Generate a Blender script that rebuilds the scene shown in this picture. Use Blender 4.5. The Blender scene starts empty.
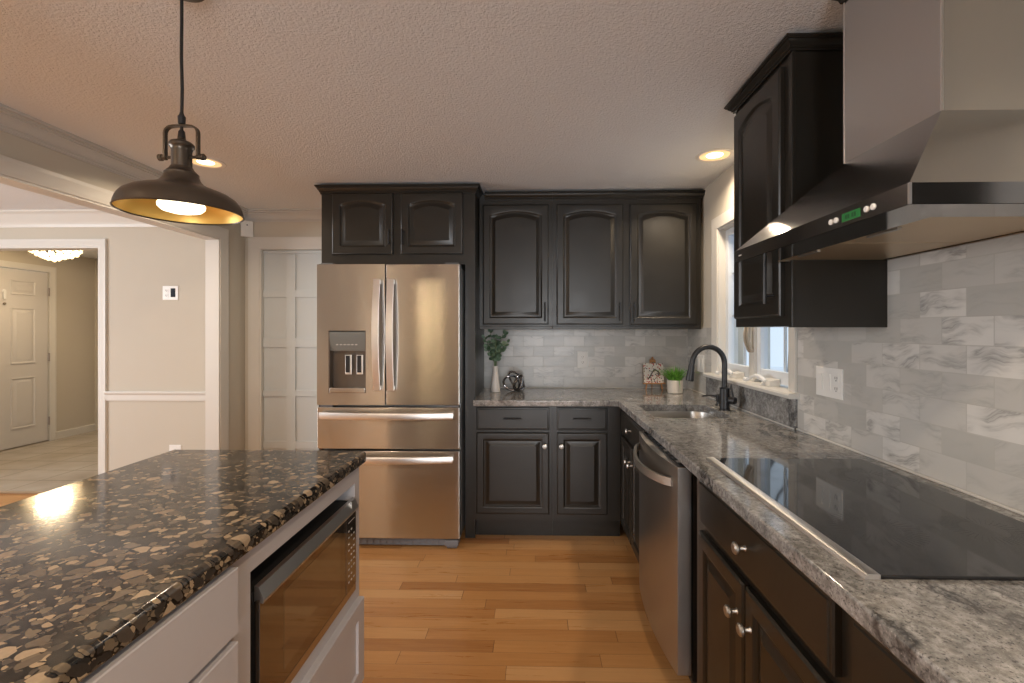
import bpy, bmesh, math, random
from mathutils import Vector, Matrix
random.seed(7)
SC = bpy.context.scene
PI = math.pi

# ------------------------------------------------------------------ camera
cd = bpy.data.cameras.new('camera'); cam = bpy.data.objects.new('camera', cd); SC.collection.objects.link(cam)
cam.location = (0, 0, 1.35)
cam.rotation_euler = (PI/2, 0, math.atan(.024))
cd.sensor_width = 36; cd.lens = 475/1024*36
cd.shift_x = -(523.6-512)/1024; cd.shift_y = -(341.5-331)/1024
cd.clip_start = .02
SC.camera = cam
# ------------------------------------------------------------------ world, exposure
w = bpy.data.worlds.new('world'); SC.world = w; w.use_nodes = True
bg = w.node_tree.nodes['Background']; bg.inputs[0].default_value = (.68, .79, .90, 1); bg.inputs[1].default_value = 1.25
SC.view_settings.view_transform = 'Standard'; SC.view_settings.look = 'None'
SC.view_settings.exposure = 0.0; SC.view_settings.gamma = 1; SC.view_settings.use_curve_mapping = False
SC.cycles.use_denoising = True; SC.cycles.max_bounces = 8; SC.cycles.diffuse_bounces = 5; SC.cycles.glossy_bounces = 5
SC.cycles.sample_clamp_indirect = 6; SC.cycles.caustics_reflective = False; SC.cycles.caustics_refractive = False

def area_light(name, loc, rot, size, sy, power, col, shape='RECTANGLE', spread=PI):
    l = bpy.data.lights.new(name, 'AREA'); l.shape = shape; l.size = size; l.size_y = sy
    l.energy = power; l.color = col; l.spread = spread
    o = bpy.data.objects.new(name, l); SC.collection.objects.link(o); o.location = loc; o.rotation_euler = rot
    return o
# unseen fill lights, added at a made-up patio door and dining room window
area_light('patio_fill', (.35, -3.46, 1.15), (PI/2, 0, 0), 1.38, 1.9, 95, (.95, .975, 1))
area_light('dining_fill', (-5.96, .8, 1.45), (PI/2, 0, -PI/2), 2.6, 1.6, 150, (.97, .98, 1))
LAMP = (1, .80, .58)

# ------------------------------------------------------------------ materials
def mat(name, col=(.5,.5,.5), rough=.5, metal=0, spec=.5, **kw):
    m = bpy.data.materials.new(name); m.use_nodes = True
    p = m.node_tree.nodes['Principled BSDF']
    p.inputs['Base Color'].default_value = (*col, 1); p.inputs['Roughness'].default_value = rough
    p.inputs['Metallic'].default_value = metal; p.inputs['Specular IOR Level'].default_value = spec
    for k, v in kw.items():
        p.inputs[k.replace('_', ' ')].default_value = v
    return m
class NT:
    def __init__(s, m): s.t = m.node_tree; s.p = s.t.nodes.get('Principled BSDF')
    def n(s, typ, ins={}, **props):
        nd = s.t.nodes.new(typ)
        for k, v in props.items(): setattr(nd, k, v)
        for k, v in ins.items():
            if isinstance(v, bpy.types.NodeSocket): s.t.links.new(v, nd.inputs[k])
            else: nd.inputs[k].default_value = v
        return nd
    def m(s, op, a, b=0., c=0.): return s.n('ShaderNodeMath', {0: a, 1: b, 2: c}, operation=op).outputs[0]
    def vm(s, op, a, b=(0,0,0)): return s.n('ShaderNodeVectorMath', {0: a, 1: b}, operation=op).outputs[0]
    def pos(s): return s.n('ShaderNodeNewGeometry').outputs['Position']
    def noise(s, vec, scale, detail=3, rough=.5, dist=0.):
        return s.n('ShaderNodeTexNoise', {'Vector': vec, 'Scale': scale, 'Detail': detail, 'Roughness': rough, 'Distortion': dist})
    def ramp(s, fac, stops, interp='LINEAR'):
        r = s.n('ShaderNodeValToRGB', {0: fac}); e = r.color_ramp; e.interpolation = interp
        while len(e.elements) < len(stops): e.elements.new(.5)
        for el, (p_, c) in zip(e.elements, stops):
            el.position = p_; el.color = (*c, 1) if isinstance(c, tuple) else (c, c, c, 1)
        return r.outputs[0]
    def mix(s, f, a, b, mode='MIX'):
        nd = s.n('ShaderNodeMix', data_type='RGBA', blend_type=mode)
        for i, v in ((0, f), (6, a), (7, b)):
            if isinstance(v, bpy.types.NodeSocket): s.t.links.new(v, nd.inputs[i])
            else: nd.inputs[i].default_value = (*v, 1) if isinstance(v, tuple) else v
        return nd.outputs[2]
    def set(s, name, v): s.t.links.new(v, s.p.inputs[name])
    def bump(s, h, strength=.3, dist=.002):
        b = s.n('ShaderNodeBump', {'Height': h, 'Strength': strength, 'Distance': dist}); s.set('Normal', b.outputs[0])

def textured_paint(name, col, rough, scale, strength, dist):
    m = mat(name, col, rough); t = NT(m); n = t.noise(t.pos(), scale, 4, .6)
    t.bump(n.outputs[0], strength, dist); return m
M = {}
M['ceiling'] = textured_paint('ceiling_popcorn', (.78, .80, .83), .95, 105, .9, .008)
M['wall'] = textured_paint('greige_wall_paint', (.55, .505, .425), .8, 60, .08, .001)
M['trim'] = mat('white_trim_paint', (.66, .64, .595), .4)
M['crown'] = mat('crown_paint', (.55, .53, .50), .45)
M['door_white'] = mat('door_white', (.62, .60, .58), .45)
M['pantry'] = mat('pantry_door_paint', (.57, .61, .62), .5)
M['case'] = mat('fridge_case_grey', (.30, .32, .35), .35, .4)
M['plate'] = mat('white_plastic', (.80, .79, .76), .35)
M['white_gloss'] = mat('white_gloss', (.8, .8, .79), .25)
M['black'] = mat('matte_black', (.012, .012, .014), .38)
M['void'] = mat('dark_gap', (.006, .006, .006), .7)
M['nickel'] = mat('brushed_nickel', (.50, .48, .45), .38, 1)
M['chrome'] = mat('dark_chrome', (.30, .29, .29), .15, 1)
M['bronze'] = mat('aged_bronze', (.10, .08, .062), .34, .7)
M['gold'] = mat('gold_lining', (.86, .58, .17), .40, .6)
M['ceramic'] = mat('white_ceramic', (.74, .70, .66), .35)
M['pot'] = mat('cream_pot', (.66, .60, .52), .55)
M['wood_easel'] = mat('easel_wood', (.42, .20, .07), .5)
M['latch'] = mat('tan_latch', (.42, .36, .28), .4)
M['threshold'] = mat('threshold_wood', (.36, .25, .16), .4)
M['rubber'] = mat('grey_plastic', (.16, .16, .17), .45)
M['display'] = mat('green_display', (.02, .12, .03), .3, Emission_Color=(.05, .36, .10, 1), Emission_Strength=.12)
M['lcd_dark'] = mat('display_segments', (.01, .06, .02), .5)
M['bluelcd'] = mat('dark_display', (.012, .016, .025), .6, 0, .2)
M['recess'] = mat('dispenser_recess', (.17, .135, .105), .4, .35)
M['microwin'] = mat('microwave_window', (.075, .05, .028), .05, 0, 1, Coat_Weight=1., Coat_IOR=1.9, Coat_Roughness=.04)
M['ledge'] = mat('dispenser_grey', (.20, .21, .20), .35, .3)
M['hinge'] = mat('hinge_metal', (.32, .28, .24), .35, 1)
M['snow'] = mat('snow', (.85, .88, .92), .9)
M['bark'] = mat('bark', (.16, .14, .13), .9)
M['microglass'] = mat('microwave_black_glass', (.02, .013, .008), .05, 0, 1, Coat_Weight=1., Coat_IOR=1.9, Coat_Roughness=.04)
M['mark'] = mat('control_marks', (.55, .52, .48), .5)
M['outsidewin'] = mat('window_vinyl', (.70, .74, .78), .4)
def emis(name, col, s):
    return mat(name, (0,0,0), .5, Emission_Color=(*col, 1), Emission_Strength=s)
M['lamp_disc'] = emis('lamp_disc', (1, .84, .60), 7)
M['bulb_hot'] = emis('breakfast_bulb', (1, .74, .42), 60)
M['baffle'] = mat('warm_baffle', (.8, .6, .35), .4, 0, .5, Emission_Color=(1, .62, .28, 1), Emission_Strength=.9)
M['bulb'] = emis('pendant_bulb', (1, .84, .58), 3.2)

def cabinet_paint():
    m = mat('charcoal_cabinet_paint', (.0165, .014, .0105), .34, 0, .48); t = NT(m)
    n = t.noise(t.vm('MULTIPLY', t.pos(), (60, 60, 6)), 1, 3)
    t.bump(n.outputs[0], .05, .001)
    r = t.noise(t.pos(), 9, 3); t.set('Roughness', t.m('MULTIPLY_ADD', r.outputs[0], .14, .26)); return m
M['cab'] = cabinet_paint()
def island_paint():
    m = mat('island_grey_paint', (.50, .47, .475), .42); t = NT(m)
    t.bump(t.noise(t.pos(), 90, 2).outputs[0], .04, .001); return m
M['island'] = island_paint()
def steel(name, col, rough, axis=None, aniso=.75, wave=.05):
    """brushed steel: grooves along `axis` spread the highlights across them"""
    m = mat(name, col, rough, 1); t = NT(m)
    n = t.noise(t.pos(), 14, 3)
    t.set('Roughness', t.m('MULTIPLY_ADD', n.outputs[0], .06, rough-.03))
    if axis:
        t.p.inputs['Anisotropic'].default_value = aniso
        t.set('Tangent', t.n('ShaderNodeCombineXYZ', {0: axis[0], 1: axis[1], 2: axis[2]}).outputs[0])
    big = t.noise(t.pos(), 2.4, 2)
    t.bump(big.outputs[0], wave, .05)
    return m
M['steel'] = steel('brushed_stainless', (.56, .545, .52), .20, (0., 0., 1.), 1., .03)
M['steel_dw'] = steel('dishwasher_stainless', (.50, .48, .46), .34, (0., 0., 1.), .5)
M['steel_hood'] = steel('hood_stainless', (.66, .655, .65), .17, (0., 0., 1.), .4, .04)
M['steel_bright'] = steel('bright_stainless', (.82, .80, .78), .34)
M['steel_sink'] = steel('sink_stainless', (.56, .54, .51), .32)
M['steel_mirror'] = mat('polished_steel', (.50, .48, .46), .10, 1)
M['filter'] = mat('filter_mesh', (.62, .48, .31), .36, .8)  # orange reflection of the wood floor put into the aluminium's colour

def wood_floor():
    m = mat('oak_strip_floor', rough=.3); t = NT(m); sx = t.n('ShaderNodeSeparateXYZ', {0: t.pos()})
    x, y = sx.outputs[0], sx.outputs[1]
    yy = t.m('DIVIDE', t.m('ADD', y, 10.02), .0785); row = t.m('FLOOR', yy); fy = t.m('FRACT', yy)
    wr = t.n('ShaderNodeTexWhiteNoise', {'W': row}, noise_dimensions='1D').outputs[0]
    wr2 = t.n('ShaderNodeTexWhiteNoise', {'W': t.m('ADD', row, 55.5)}, noise_dimensions='1D').outputs[0]
    ln = t.m('MULTIPLY_ADD', wr2, .55, .65)
    xx = t.m('DIVIDE', t.m('MULTIPLY_ADD', wr, 7.3, t.m('ADD', x, 20)), ln); fx = t.m('FRACT', xx)
    cv = t.n('ShaderNodeCombineXYZ', {0: t.m('FLOOR', xx), 1: row})
    idn = t.n('ShaderNodeTexWhiteNoise', {'Vector': cv.outputs[0]}, noise_dimensions='2D')
    rnd = idn.outputs[0]
    base = t.ramp(rnd, [(0, (.33, .135, .040)), (.25, (.45, .205, .066)), (.6, (.53, .265, .095)), (1, (.61, .345, .15))])
    off = t.vm('SCALE', idn.outputs[1]); off.node.inputs['Scale'].default_value = 30.
    gp = t.vm('ADD', t.vm('MULTIPLY', t.pos(), (1.6, 26, 1)), off)
    g = t.noise(gp, 1.6, 5, .6, 1.2)
    col = t.mix(t.m('MULTIPLY', g.outputs[0], .55), base, t.ramp(g.outputs[0], [(.3, (.27, .11, .033)), (.6, (.51, .26, .095)), (.8, (.57, .33, .15))]))
    gap = t.m('MAXIMUM', t.m('LESS_THAN', fy, .016), t.m('LESS_THAN', fx, .0028))
    col = t.mix(t.m('MULTIPLY', gap, .75), col, (.07, .03, .012))
    t.set('Base Color', col)
    t.set('Roughness', t.m('MULTIPLY_ADD', g.outputs[0], .15, .22))
    t.bump(t.m('SUBTRACT', t.m('MULTIPLY', g.outputs[0], .12), gap), .25, .0015)
    return m
M['floor'] = wood_floor()
def tile_floor():
    m = mat('foyer_tile', rough=.25); t = NT(m); sx = t.n('ShaderNodeSeparateXYZ', {0: t.pos()})
    a = t.m('FRACT', t.m('DIVIDE', t.m('ADD', sx.outputs[0], 20.1), .46)); b = t.m('FRACT', t.m('DIVIDE', t.m('ADD', sx.outputs[1], 20), .31))
    g = t.m('MAXIMUM', t.m('LESS_THAN', a, .018), t.m('LESS_THAN', b, .026))
    n = t.noise(t.pos(), 3, 4)
    col = t.mix(t.m('MULTIPLY', g, .8), t.ramp(n.outputs[0], [(.3, (.40, .355, .30)), (.7, (.52, .475, .42))]), (.17, .145, .12))
    t.set('Base Color', col); t.bump(g, -.2, .002); return m
M['tile'] = tile_floor()
def marble(name, axis):
    m = mat(name, rough=.28); t = NT(m); sx = t.n('ShaderNodeSeparateXYZ', {0: t.pos()})
    u = sx.outputs[axis]; v = sx.outputs[2]
    W, H = .1545, .0778
    vv = t.m('DIVIDE', t.m('SUBTRACT', v, .921-.0778*20), H); row = t.m('FLOOR', vv); fv = t.m('FRACT', vv)
    uu = t.m('ADD', t.m('DIVIDE', t.m('ADD', u, 20.02), W), t.m('MULTIPLY', t.m('MODULO', row, 2.), .5)); fu = t.m('FRACT', uu)
    idn = t.n('ShaderNodeTexWhiteNoise', {'Vector': t.n('ShaderNodeCombineXYZ', {0: t.m('FLOOR', uu), 1: row, 2: float(axis)}).outputs[0]}, noise_dimensions='3D')
    off = t.vm('SCALE', idn.outputs[1]); off.node.inputs['Scale'].default_value = 40.
    q = t.vm('ADD', t.pos(), off)
    dist = t.vm('ADD', q, t.vm('MULTIPLY', t.noise(q, 7, 3).outputs[1], (.11, .11, .11)))
    dz = t.n('ShaderNodeSeparateXYZ', {0: dist})
    dd_ = t.n('ShaderNodeCombineXYZ', {0: t.m('MULTIPLY_ADD', dz.outputs[2], 1.1, t.m('MULTIPLY', dz.outputs[0], .45)), 1: t.m('MULTIPLY_ADD', dz.outputs[2], 1.6, t.m('MULTIPLY', dz.outputs[1], .45)), 2: t.m('MULTIPLY', dz.outputs[2], 1.4)}).outputs[0]
    v1 = t.noise(dd_, 6, 5, .62)
    ridge = t.m('ABSOLUTE', t.m('SUBTRACT', v1.outputs[0], .5))
    vein = t.ramp(ridge, [(0, 1.), (.02, .55), (.07, .12), (.2, 0.)])
    pres = t.n('ShaderNodeMapRange', {0: t.noise(q, 9, 1).outputs[0], 1: .38, 2: .55}).outputs[0]
    cloud = t.noise(q, 12, 3)
    base = t.ramp(idn.outputs[0], [(0, (.43, .415, .38)), (.5, (.57, .55, .51)), (1, (.74, .715, .67))])
    base = t.mix(t.m('MULTIPLY', cloud.outputs[0], .45), base, (.52, .515, .51))
    sep = t.n('ShaderNodeSeparateColor', {0: idn.outputs[1]}).outputs[0]
    col = t.mix(t.m('MULTIPLY', t.m('MULTIPLY', vein, pres), t.m('MULTIPLY', t.m('POWER', sep, .9), .75)), base, (.22, .215, .21))
    g = t.m('MAXIMUM', t.m('LESS_THAN', fu, .018), t.m('LESS_THAN', fv, .036))
    col = t.mix(t.m('MULTIPLY', g, .75), col, (.40, .385, .35))
    t.set('Base Color', col); t.bump(g, -.3, .0015)
    t.set('Roughness', t.m('MULTIPLY_ADD', g, .5, .26)); return m
M['marble_x'] = marble('marble_tile_back', 0); M['marble_y'] = marble('marble_tile_side', 1)
def grey_granite():
    m = mat('grey_swirl_granite', rough=.09, spec=.6); t = NT(m); q = t.pos()
    d = t.vm('ADD', q, t.vm('MULTIPLY', t.noise(q, 3.2, 4).outputs[1], (.16, .16, .16)))
    st = t.vm('MULTIPLY', d, (1.9, 1, 1))
    a = t.noise(st, 9, 9, .78, .6)
    fine = t.noise(q, 170, 4, .75); mid = t.noise(q, 48, 5, .75)
    base = t.ramp(a.outputs[0], [(.3, (.17, .168, .166)), (.45, (.30, .297, .293)), (.56, (.40, .395, .385)), (.75, (.54, .53, .515))])
    ridge = t.m('ABSOLUTE', t.m('SUBTRACT', t.noise(st, 2.6, 6, .6).outputs[0], .5))
    vein = t.ramp(ridge, [(0, .9), (.012, .45), (.04, 0.)])
    pres = t.n('ShaderNodeMapRange', {0: t.noise(q, 3.1, 2).outputs[0], 1: .45, 2: .62}).outputs[0]
    col = t.mix(t.m('MULTIPLY', vein, pres), base, (.035, .034, .036))
    col = t.mix(t.n('ShaderNodeMapRange', {0: mid.outputs[0], 1: .40, 2: .58}).outputs[0], col, (.60, .585, .57), 'MULTIPLY')
    col = t.mix(t.ramp(fine.outputs[0], [(.36, .9), (.45, 0.)]), col, (.05, .05, .055))
    col = t.mix(t.ramp(fine.outputs[0], [(.60, 0.), (.72, .55)]), col, (.62, .59, .55))
    t.set('Base Color', col); return m
M['granite'] = grey_granite()
def pebble_granite():
    m = mat('pebble_granite', rough=.10, spec=.55); t = NT(m); q = t.pos()
    sq = t.n('ShaderNodeSeparateXYZ', {0: q})
    q2 = t.n('ShaderNodeCombineXYZ', {0: t.m('MULTIPLY_ADD', sq.outputs[2], 1.25, sq.outputs[0]), 1: t.m('MULTIPLY_ADD', sq.outputs[2], .35, sq.outputs[1])}).outputs[0]
    d = t.vm('ADD', q2, t.vm('MULTIPLY', t.vm('SUBTRACT', t.noise(q, 26, 3).outputs[1], (.5, .5, .5)), (.012, .012, .012)))
    def layer(sc, seed, stops, keep, lo, hi):
        v = t.vm('ADD', t.vm('MULTIPLY', d, (.95, 1.02, 1.)), (seed, seed*.7, seed))
        f = t.n('ShaderNodeTexVoronoi', {'Vector': v, 'Scale': sc, 'Randomness': 1.}, feature='F1', voronoi_dimensions='2D')
        e = t.n('ShaderNodeTexVoronoi', {'Vector': v, 'Scale': sc, 'Randomness': 1.}, feature='DISTANCE_TO_EDGE', voronoi_dimensions='2D')
        s = t.n('ShaderNodeSeparateColor', {0: f.outputs['Color']})
        thr = t.m('MULTIPLY_ADD', s.outputs[1], hi-lo, lo)
        inside = t.n('ShaderNodeMapRange', {0: t.m('SUBTRACT', e.outputs[0], thr), 1: 0., 2: .02}).outputs[0]
        rr = t.m('MULTIPLY_ADD', s.outputs[1], -.22, .62)
        inside = t.m('MULTIPLY', inside, t.n('ShaderNodeMapRange', {0: t.m('SUBTRACT', rr, f.outputs['Distance']), 1: 0., 2: .04}).outputs[0])
        inside = t.m('MULTIPLY', inside, t.m('GREATER_THAN', s.outputs[2], keep))
        col = t.ramp(s.outputs[0], stops, 'CONSTANT')
        nn = t.noise(q, 160, 3, .7)
        col = t.mix(t.m('MULTIPLY', nn.outputs[0], .6), col, t.mix(1., col, (.5, .45, .42), 'MULTIPLY'))
        return inside, col
    dark = (.010, .009, .008)
    S1 = [(0, (.050, .044, .038)), (.3, (.095, .078, .062)), (.55, (.16, .125, .09)), (.76, (.30, .22, .145)), (.87, (.47, .36, .24)), (.95, (.22, .175, .13))]
    S2 = [(0, (.035, .031, .028)), (.35, (.09, .073, .058)), (.62, (.20, .155, .105)), (.85, (.44, .33, .21))]
    i3, c3 = layer(105, 7.7, S2, .15, .02, .10)
    i2, c2 = layer(58, 3.1, S2, .22, .02, .12)
    i1, c1 = layer(31, .4, S1, .36, .03, .18)
    col = t.mix(i3, dark, c3); col = t.mix(i2, col, c2); col = t.mix(i1, col, c1)
    t.set('Base Color', col); return m
M['pebble'] = pebble_granite()
M['cooktop'] = mat('black_ceramic_glass', (.010, .010, .011), .045, 0, .75)
M['burner'] = mat('burner_print', (.045, .043, .042), .15)
def glass():
    m = bpy.data.materials.new('window_glass'); m.use_nodes = True; t = m.node_tree; t.nodes.clear()
    o = t.nodes.new('ShaderNodeOutputMaterial'); mx = t.nodes.new('ShaderNodeMixShader')
    a = t.nodes.new('ShaderNodeBsdfTransparent'); a.inputs[0].default_value = (.96, .98, 1, 1); b = t.nodes.new('ShaderNodeBsdfGlossy'); b.inputs['Roughness'].default_value = .02
    f = t.nodes.new('ShaderNodeFresnel'); f.inputs[0].default_value = 1.45
    gm = t.nodes.new('ShaderNodeNewGeometry'); iv = t.nodes.new('ShaderNodeMath'); iv.operation = 'SUBTRACT'; iv.inputs[0].default_value = 1; t.links.new(gm.outputs['Backfacing'], iv.inputs[1])
    ml = t.nodes.new('ShaderNodeMath'); ml.operation = 'MULTIPLY'; t.links.new(f.outputs[0], ml.inputs[0]); t.links.new(iv.outputs[0], ml.inputs[1])
    t.links.new(ml.outputs[0], mx.inputs[0]); t.links.new(a.outputs[0], mx.inputs[1]); t.links.new(b.outputs[0], mx.inputs[2]); t.links.new(mx.outputs[0], o.inputs[0]); return m
M['glass'] = glass()
def plaque():
    m = mat('plaque_print', rough=.4); t = NT(m); q = t.n('ShaderNodeTexCoord').outputs['Object']
    v = t.n('ShaderNodeTexVoronoi', {'Vector': q, 'Scale': 95.}, feature='F1')
    s = t.n('ShaderNodeSeparateColor', {0: v.outputs['Color']}).outputs[0]
    c = t.ramp(s, [(0, (.45, .05, .04)), (.22, (.08, .07, .09)), (.36, (.30, .22, .12)), (.5, (.7, .64, .56))], 'CONSTANT')
    col = t.mix(t.m('LESS_THAN', v.outputs[0], .50), (.72, .67, .60), c); t.set('Base Color', col); return m
M['plaque'] = plaque()
def leafm(name, a, b):
    m = mat(name, rough=.45); t = NT(m); n = t.noise(t.pos(), 40, 2)
    t.set('Base Color', t.ramp(n.outputs[0], [(.35, a), (.65, b)])); return m
M['euca'] = leafm('eucalyptus_leaf', (.045, .10, .05), (.16, .25, .17))
M['grass'] = leafm('grass_blade', (.05, .20, .015), (.20, .46, .06))
M['stemgreen'] = mat('green_stem', (.10, .16, .06), .5)

# ------------------------------------------------------------------ mesh helpers
ORG = {}
class MB:
    def __init__(s): s.b = bmesh.new()
    def box(s, x0, x1, y0, y1, z0, z1, bev=0, seg=2):
        n0 = len(s.b.verts)
        r = bmesh.ops.create_cube(s.b, size=1)
        mt = Matrix.Translation(((x0+x1)/2, (y0+y1)/2, (z0+z1)/2)) @ Matrix.Diagonal((abs(x1-x0), abs(y1-y0), abs(z1-z0), 1))
        bmesh.ops.transform(s.b, matrix=mt, verts=r['verts'])
        if bev:
            es = list({e for v in r['verts'] for e in v.link_edges})
            bmesh.ops.bevel(s.b, geom=es, offset=bev, segments=seg, affect='EDGES', profile=.5)
        return s
    def loops(s, loops, cap0=True, cap1=True, close=False):
        L = [[s.b.verts.new(p) for p in lp] for lp in loops]
        n = len(L[0]); prs = list(zip(L, L[1:])) + ([(L[-1], L[0])] if close else [])
        for a, b in prs:
            for i in range(n):
                j = (i+1) % n
                try: s.b.faces.new((a[i], a[j], b[j], b[i]))
                except ValueError: pass
        if cap0 and not close: s.b.faces.new(list(reversed(L[0])))
        if cap1 and not close: s.b.faces.new(L[-1])
        return s
    def lathe(s, prof, org=(0,0,0), axis=(0,0,1), seg=24, caps=True):
        q = Vector((0,0,1)).rotation_difference(Vector(axis).normalized()); o = Vector(org)
        lp = [[o + q @ Vector((r*math.cos(2*PI*k/seg), r*math.sin(2*PI*k/seg), h)) for k in range(seg)] for r, h in prof]
        return s.loops(lp, caps, caps)
    def cyl(s, p0, p1, r, seg=16, r1=None):
        p0, p1 = Vector(p0), Vector(p1); d = p1-p0
        return s.lathe([(r, 0), (r if r1 is None else r1, d.length)], p0, d, seg)
    def tube(s, pts, r, seg=10, sec=None, up=None, closed=False):
        pts = [Vector(p) for p in pts]; n = len(pts); loops = []
        prevn = None
        for i, p in enumerate(pts):
            a = pts[(i-1) % n] if (closed or i) else p; b = pts[(i+1) % n] if (closed or i < n-1) else p
            tng = (b-a).normalized()
            if up is not None: nrm = (Vector(up) - tng*Vector(up).dot(tng)).normalized()
            elif prevn is None:
                h = Vector((0,0,1)) if abs(tng.z) < .9 else Vector((1,0,0)); nrm = (h - tng*h.dot(tng)).normalized()
            else: nrm = (prevn - tng*prevn.dot(tng)).normalized()
            prevn = nrm; bn = tng.cross(nrm)
            rr = r[i] if isinstance(r, (list, tuple)) else r
            if sec: loops.append([p + nrm*u + bn*v for u, v in sec])
            else: loops.append([p + nrm*rr*math.cos(2*PI*k/seg) + bn*rr*math.sin(2*PI*k/seg) for k in range(seg)])
        return s.loops(loops, close=closed)
    def poly(s, pts): s.b.faces.new([s.b.verts.new(p) for p in pts]); return s
    def prism(s, pts2, f, w0, w1):
        return s.loops([[f(u, v, w0) for u, v in pts2], [f(u, v, w1) for u, v in pts2]])
    def sweep(s, prof, path, side=1):
        """prof: (out, z) list closed; path: (x, y) list; mitred; out is to the left (side=1) or right of travel"""
        P = [Vector(p) for p in path]; loops = []
        for i, p in enumerate(P):
            d0 = (P[i]-P[i-1]).normalized() if i else None; d1 = (P[i+1]-P[i]).normalized() if i < len(P)-1 else None
            n0 = Vector((-d0.y, d0.x))*side if d0 else None; n1 = Vector((-d1.y, d1.x))*side if d1 else None
            if n0 is None: m_ = n1
            elif n1 is None: m_ = n0
            else: m_ = (n0+n1)/(1+n0.dot(n1))
            loops.append([(p.x+m_.x*o, p.y+m_.y*o, z) for o, z in prof])
        return s.loops(loops)
    def build(s, name, m, parent=None, org=None, smooth=True, flip=True):
        b = s.b
        if flip: bmesh.ops.recalc_face_normals(b, faces=b.faces)
        for f in b.faces: f.smooth = smooth
        for e in b.edges:
            if len(e.link_faces) == 2 and e.calc_face_angle(0) > math.radians(32): e.smooth = False
        if parent is not None: o_ = ORG[parent.name]
        elif org is not None: o_ = Vector(org)
        else:
            vs = [v.co for v in b.verts]
            o_ = Vector(((min(v.x for v in vs)+max(v.x for v in vs))/2, (min(v.y for v in vs)+max(v.y for v in vs))/2, min(v.z for v in vs)))
        for v in b.verts: v.co -= o_
        me = bpy.data.meshes.new(name); b.to_mesh(me); b.free(); me.materials.append(M[m])
        o = bpy.data.objects.new(name, me); SC.collection.objects.link(o)
        ORG[o.name] = o_
        if smooth and len(me.polygons) > 6:
            wm = o.modifiers.new('weighted_normals', 'WEIGHTED_NORMAL'); wm.keep_sharp = True; wm.weight = 100; wm.mode = 'FACE_AREA'
        if parent is not None: o.parent = parent
        else: o.location = o_
        return o
def tag(o, label=None, cat=None, group=None, kind=None):
    for k, v in (('label', label), ('category', cat), ('group', group), ('kind', kind)):
        if v: o[k] = v
    return o
def thing(name, loc, label, cat, group=None, kind=None):
    o = bpy.data.objects.new(name, None); SC.collection.objects.link(o); o.location = loc; o.empty_display_size = .1
    ORG[o.name] = Vector(loc); return tag(o, label, cat, group, kind)
def struct(name, mb, m, **k):
    o = mb.build(name, m, **k); o['kind'] = 'structure'; return o
def box(*a, **k): return MB().box(*a, **k)
def fback(Y): return lambda u, v, w: (u, Y-w, v)
def fright(X): return lambda u, v, w: (X-w, u, v)
def fisle(X): return lambda u, v, w: (X+w, u, v)
def fplusy(Y): return lambda u, v, w: (u, Y+w, v)

def contour(u0, u1, v0, v1, ins, rise=0, n=14):
    a, b, c, d = u0+ins, u1-ins, v0+ins, v1-ins
    pts = [(a, c), (b, c)]
    for k in range(n+1):
        s_ = 1-2*k/n
        # segmental arch that flattens at the shoulders
        z = d - rise*(s_*s_)
        pts.append((b+(a-b)*k/n, z))
    return pts
def raised_door(name, parent, f, u0, u1, v0, v1, m='cab', t=.02, stile=.058, rise=0., label=None):
    spec = [(0, 0, 0), (0, t-.006, 0), (.005, t-.001, 0), (.009, t, 0), (stile-.012, t, rise*.92), (stile-.006, t-.003, rise*.95), (stile, t-.009, rise),
            (stile+.010, t-.010, rise), (stile+.030, t-.002, rise), (stile+.034, t-.0012, rise)]
    lp = []
    for ins, w_, r_ in spec:
        lp.append([f(u, v, w_) for u, v in contour(u0, u1, v0, v1, ins, r_)])
    o = MB().loops(lp).build(name, m, parent)
    if label: o['label'] = label
    return o
def slab_front(name, parent, f, u0, u1, v0, v1, m='cab', t=.02):
    spec = [(0, 0), (0, t-.007), (.004, t-.0035), (.010, t-.003), (.013, t), ]
    return MB().loops([[f(u, v, w_) for u, v in contour(u0, u1, v0, v1, i, 0, 2)] for i, w_ in spec]).build(name, m, parent)
def shaker_front(name, parent, f, u0, u1, v0, v1, m='island', t=.02, stile=.055, depth=.009):
    spec = [(0, 0), (0, t-.002), (.002, t), (stile, t), (stile+.001, t-depth)]
    return MB().loops([[f(u, v, w_) for u, v in contour(u0, u1, v0, v1, i, 0, 2)] for i, w_ in spec]).build(name, m, parent)
def knob(parent, f, u, v, w0, r=.0155):
    p0 = Vector(f(u, v, w0)); ax = Vector(f(u, v, w0+1)) - p0
    return MB().lathe([(.008, 0), (.006, .004), (.0055, .014), (.009, .018), (r, .022), (r, .027), (r*.75, .031), (.002, .032)], p0, ax, 20).build('knob', 'nickel', parent)
def bar_pull(parent, f, u, v, L, w0, vertical=True, m='black', r=.0055, off=.030):
    b = MB(); h = L/2
    def P(s_, w_): return f(u, v+s_, w_) if vertical else f(u+s_, v, w_)
    b.cyl(P(-h, w0+off), P(h, w0+off), r, 12)
    for s_ in (-h*.72, h*.72): b.cyl(P(s_, w0), P(s_, w0+off), r*.8, 10)
    return b.build('handle', m, parent)

# ------------------------------------------------------------------ room shell
CZ = 2.33; XR = 1.165; XL = -2.37; YB = 3.64; YP = 3.83
struct('floor', box(-6.1, 1.4, -3.6, 3.86, -.1, 0), 'floor')
struct('floor_foyer', box(-6.1, -2.6, 3.86, 6.5, -.1, .002), 'tile')
struct('trim_20', box(-5.2, -3.585, 3.832, 3.872, .0025, .010, bev=.003), 'threshold')
struct('ceiling', box(-6.2, 1.5, -3.6, 6.5, CZ, CZ+.1), 'ceiling')
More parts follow.
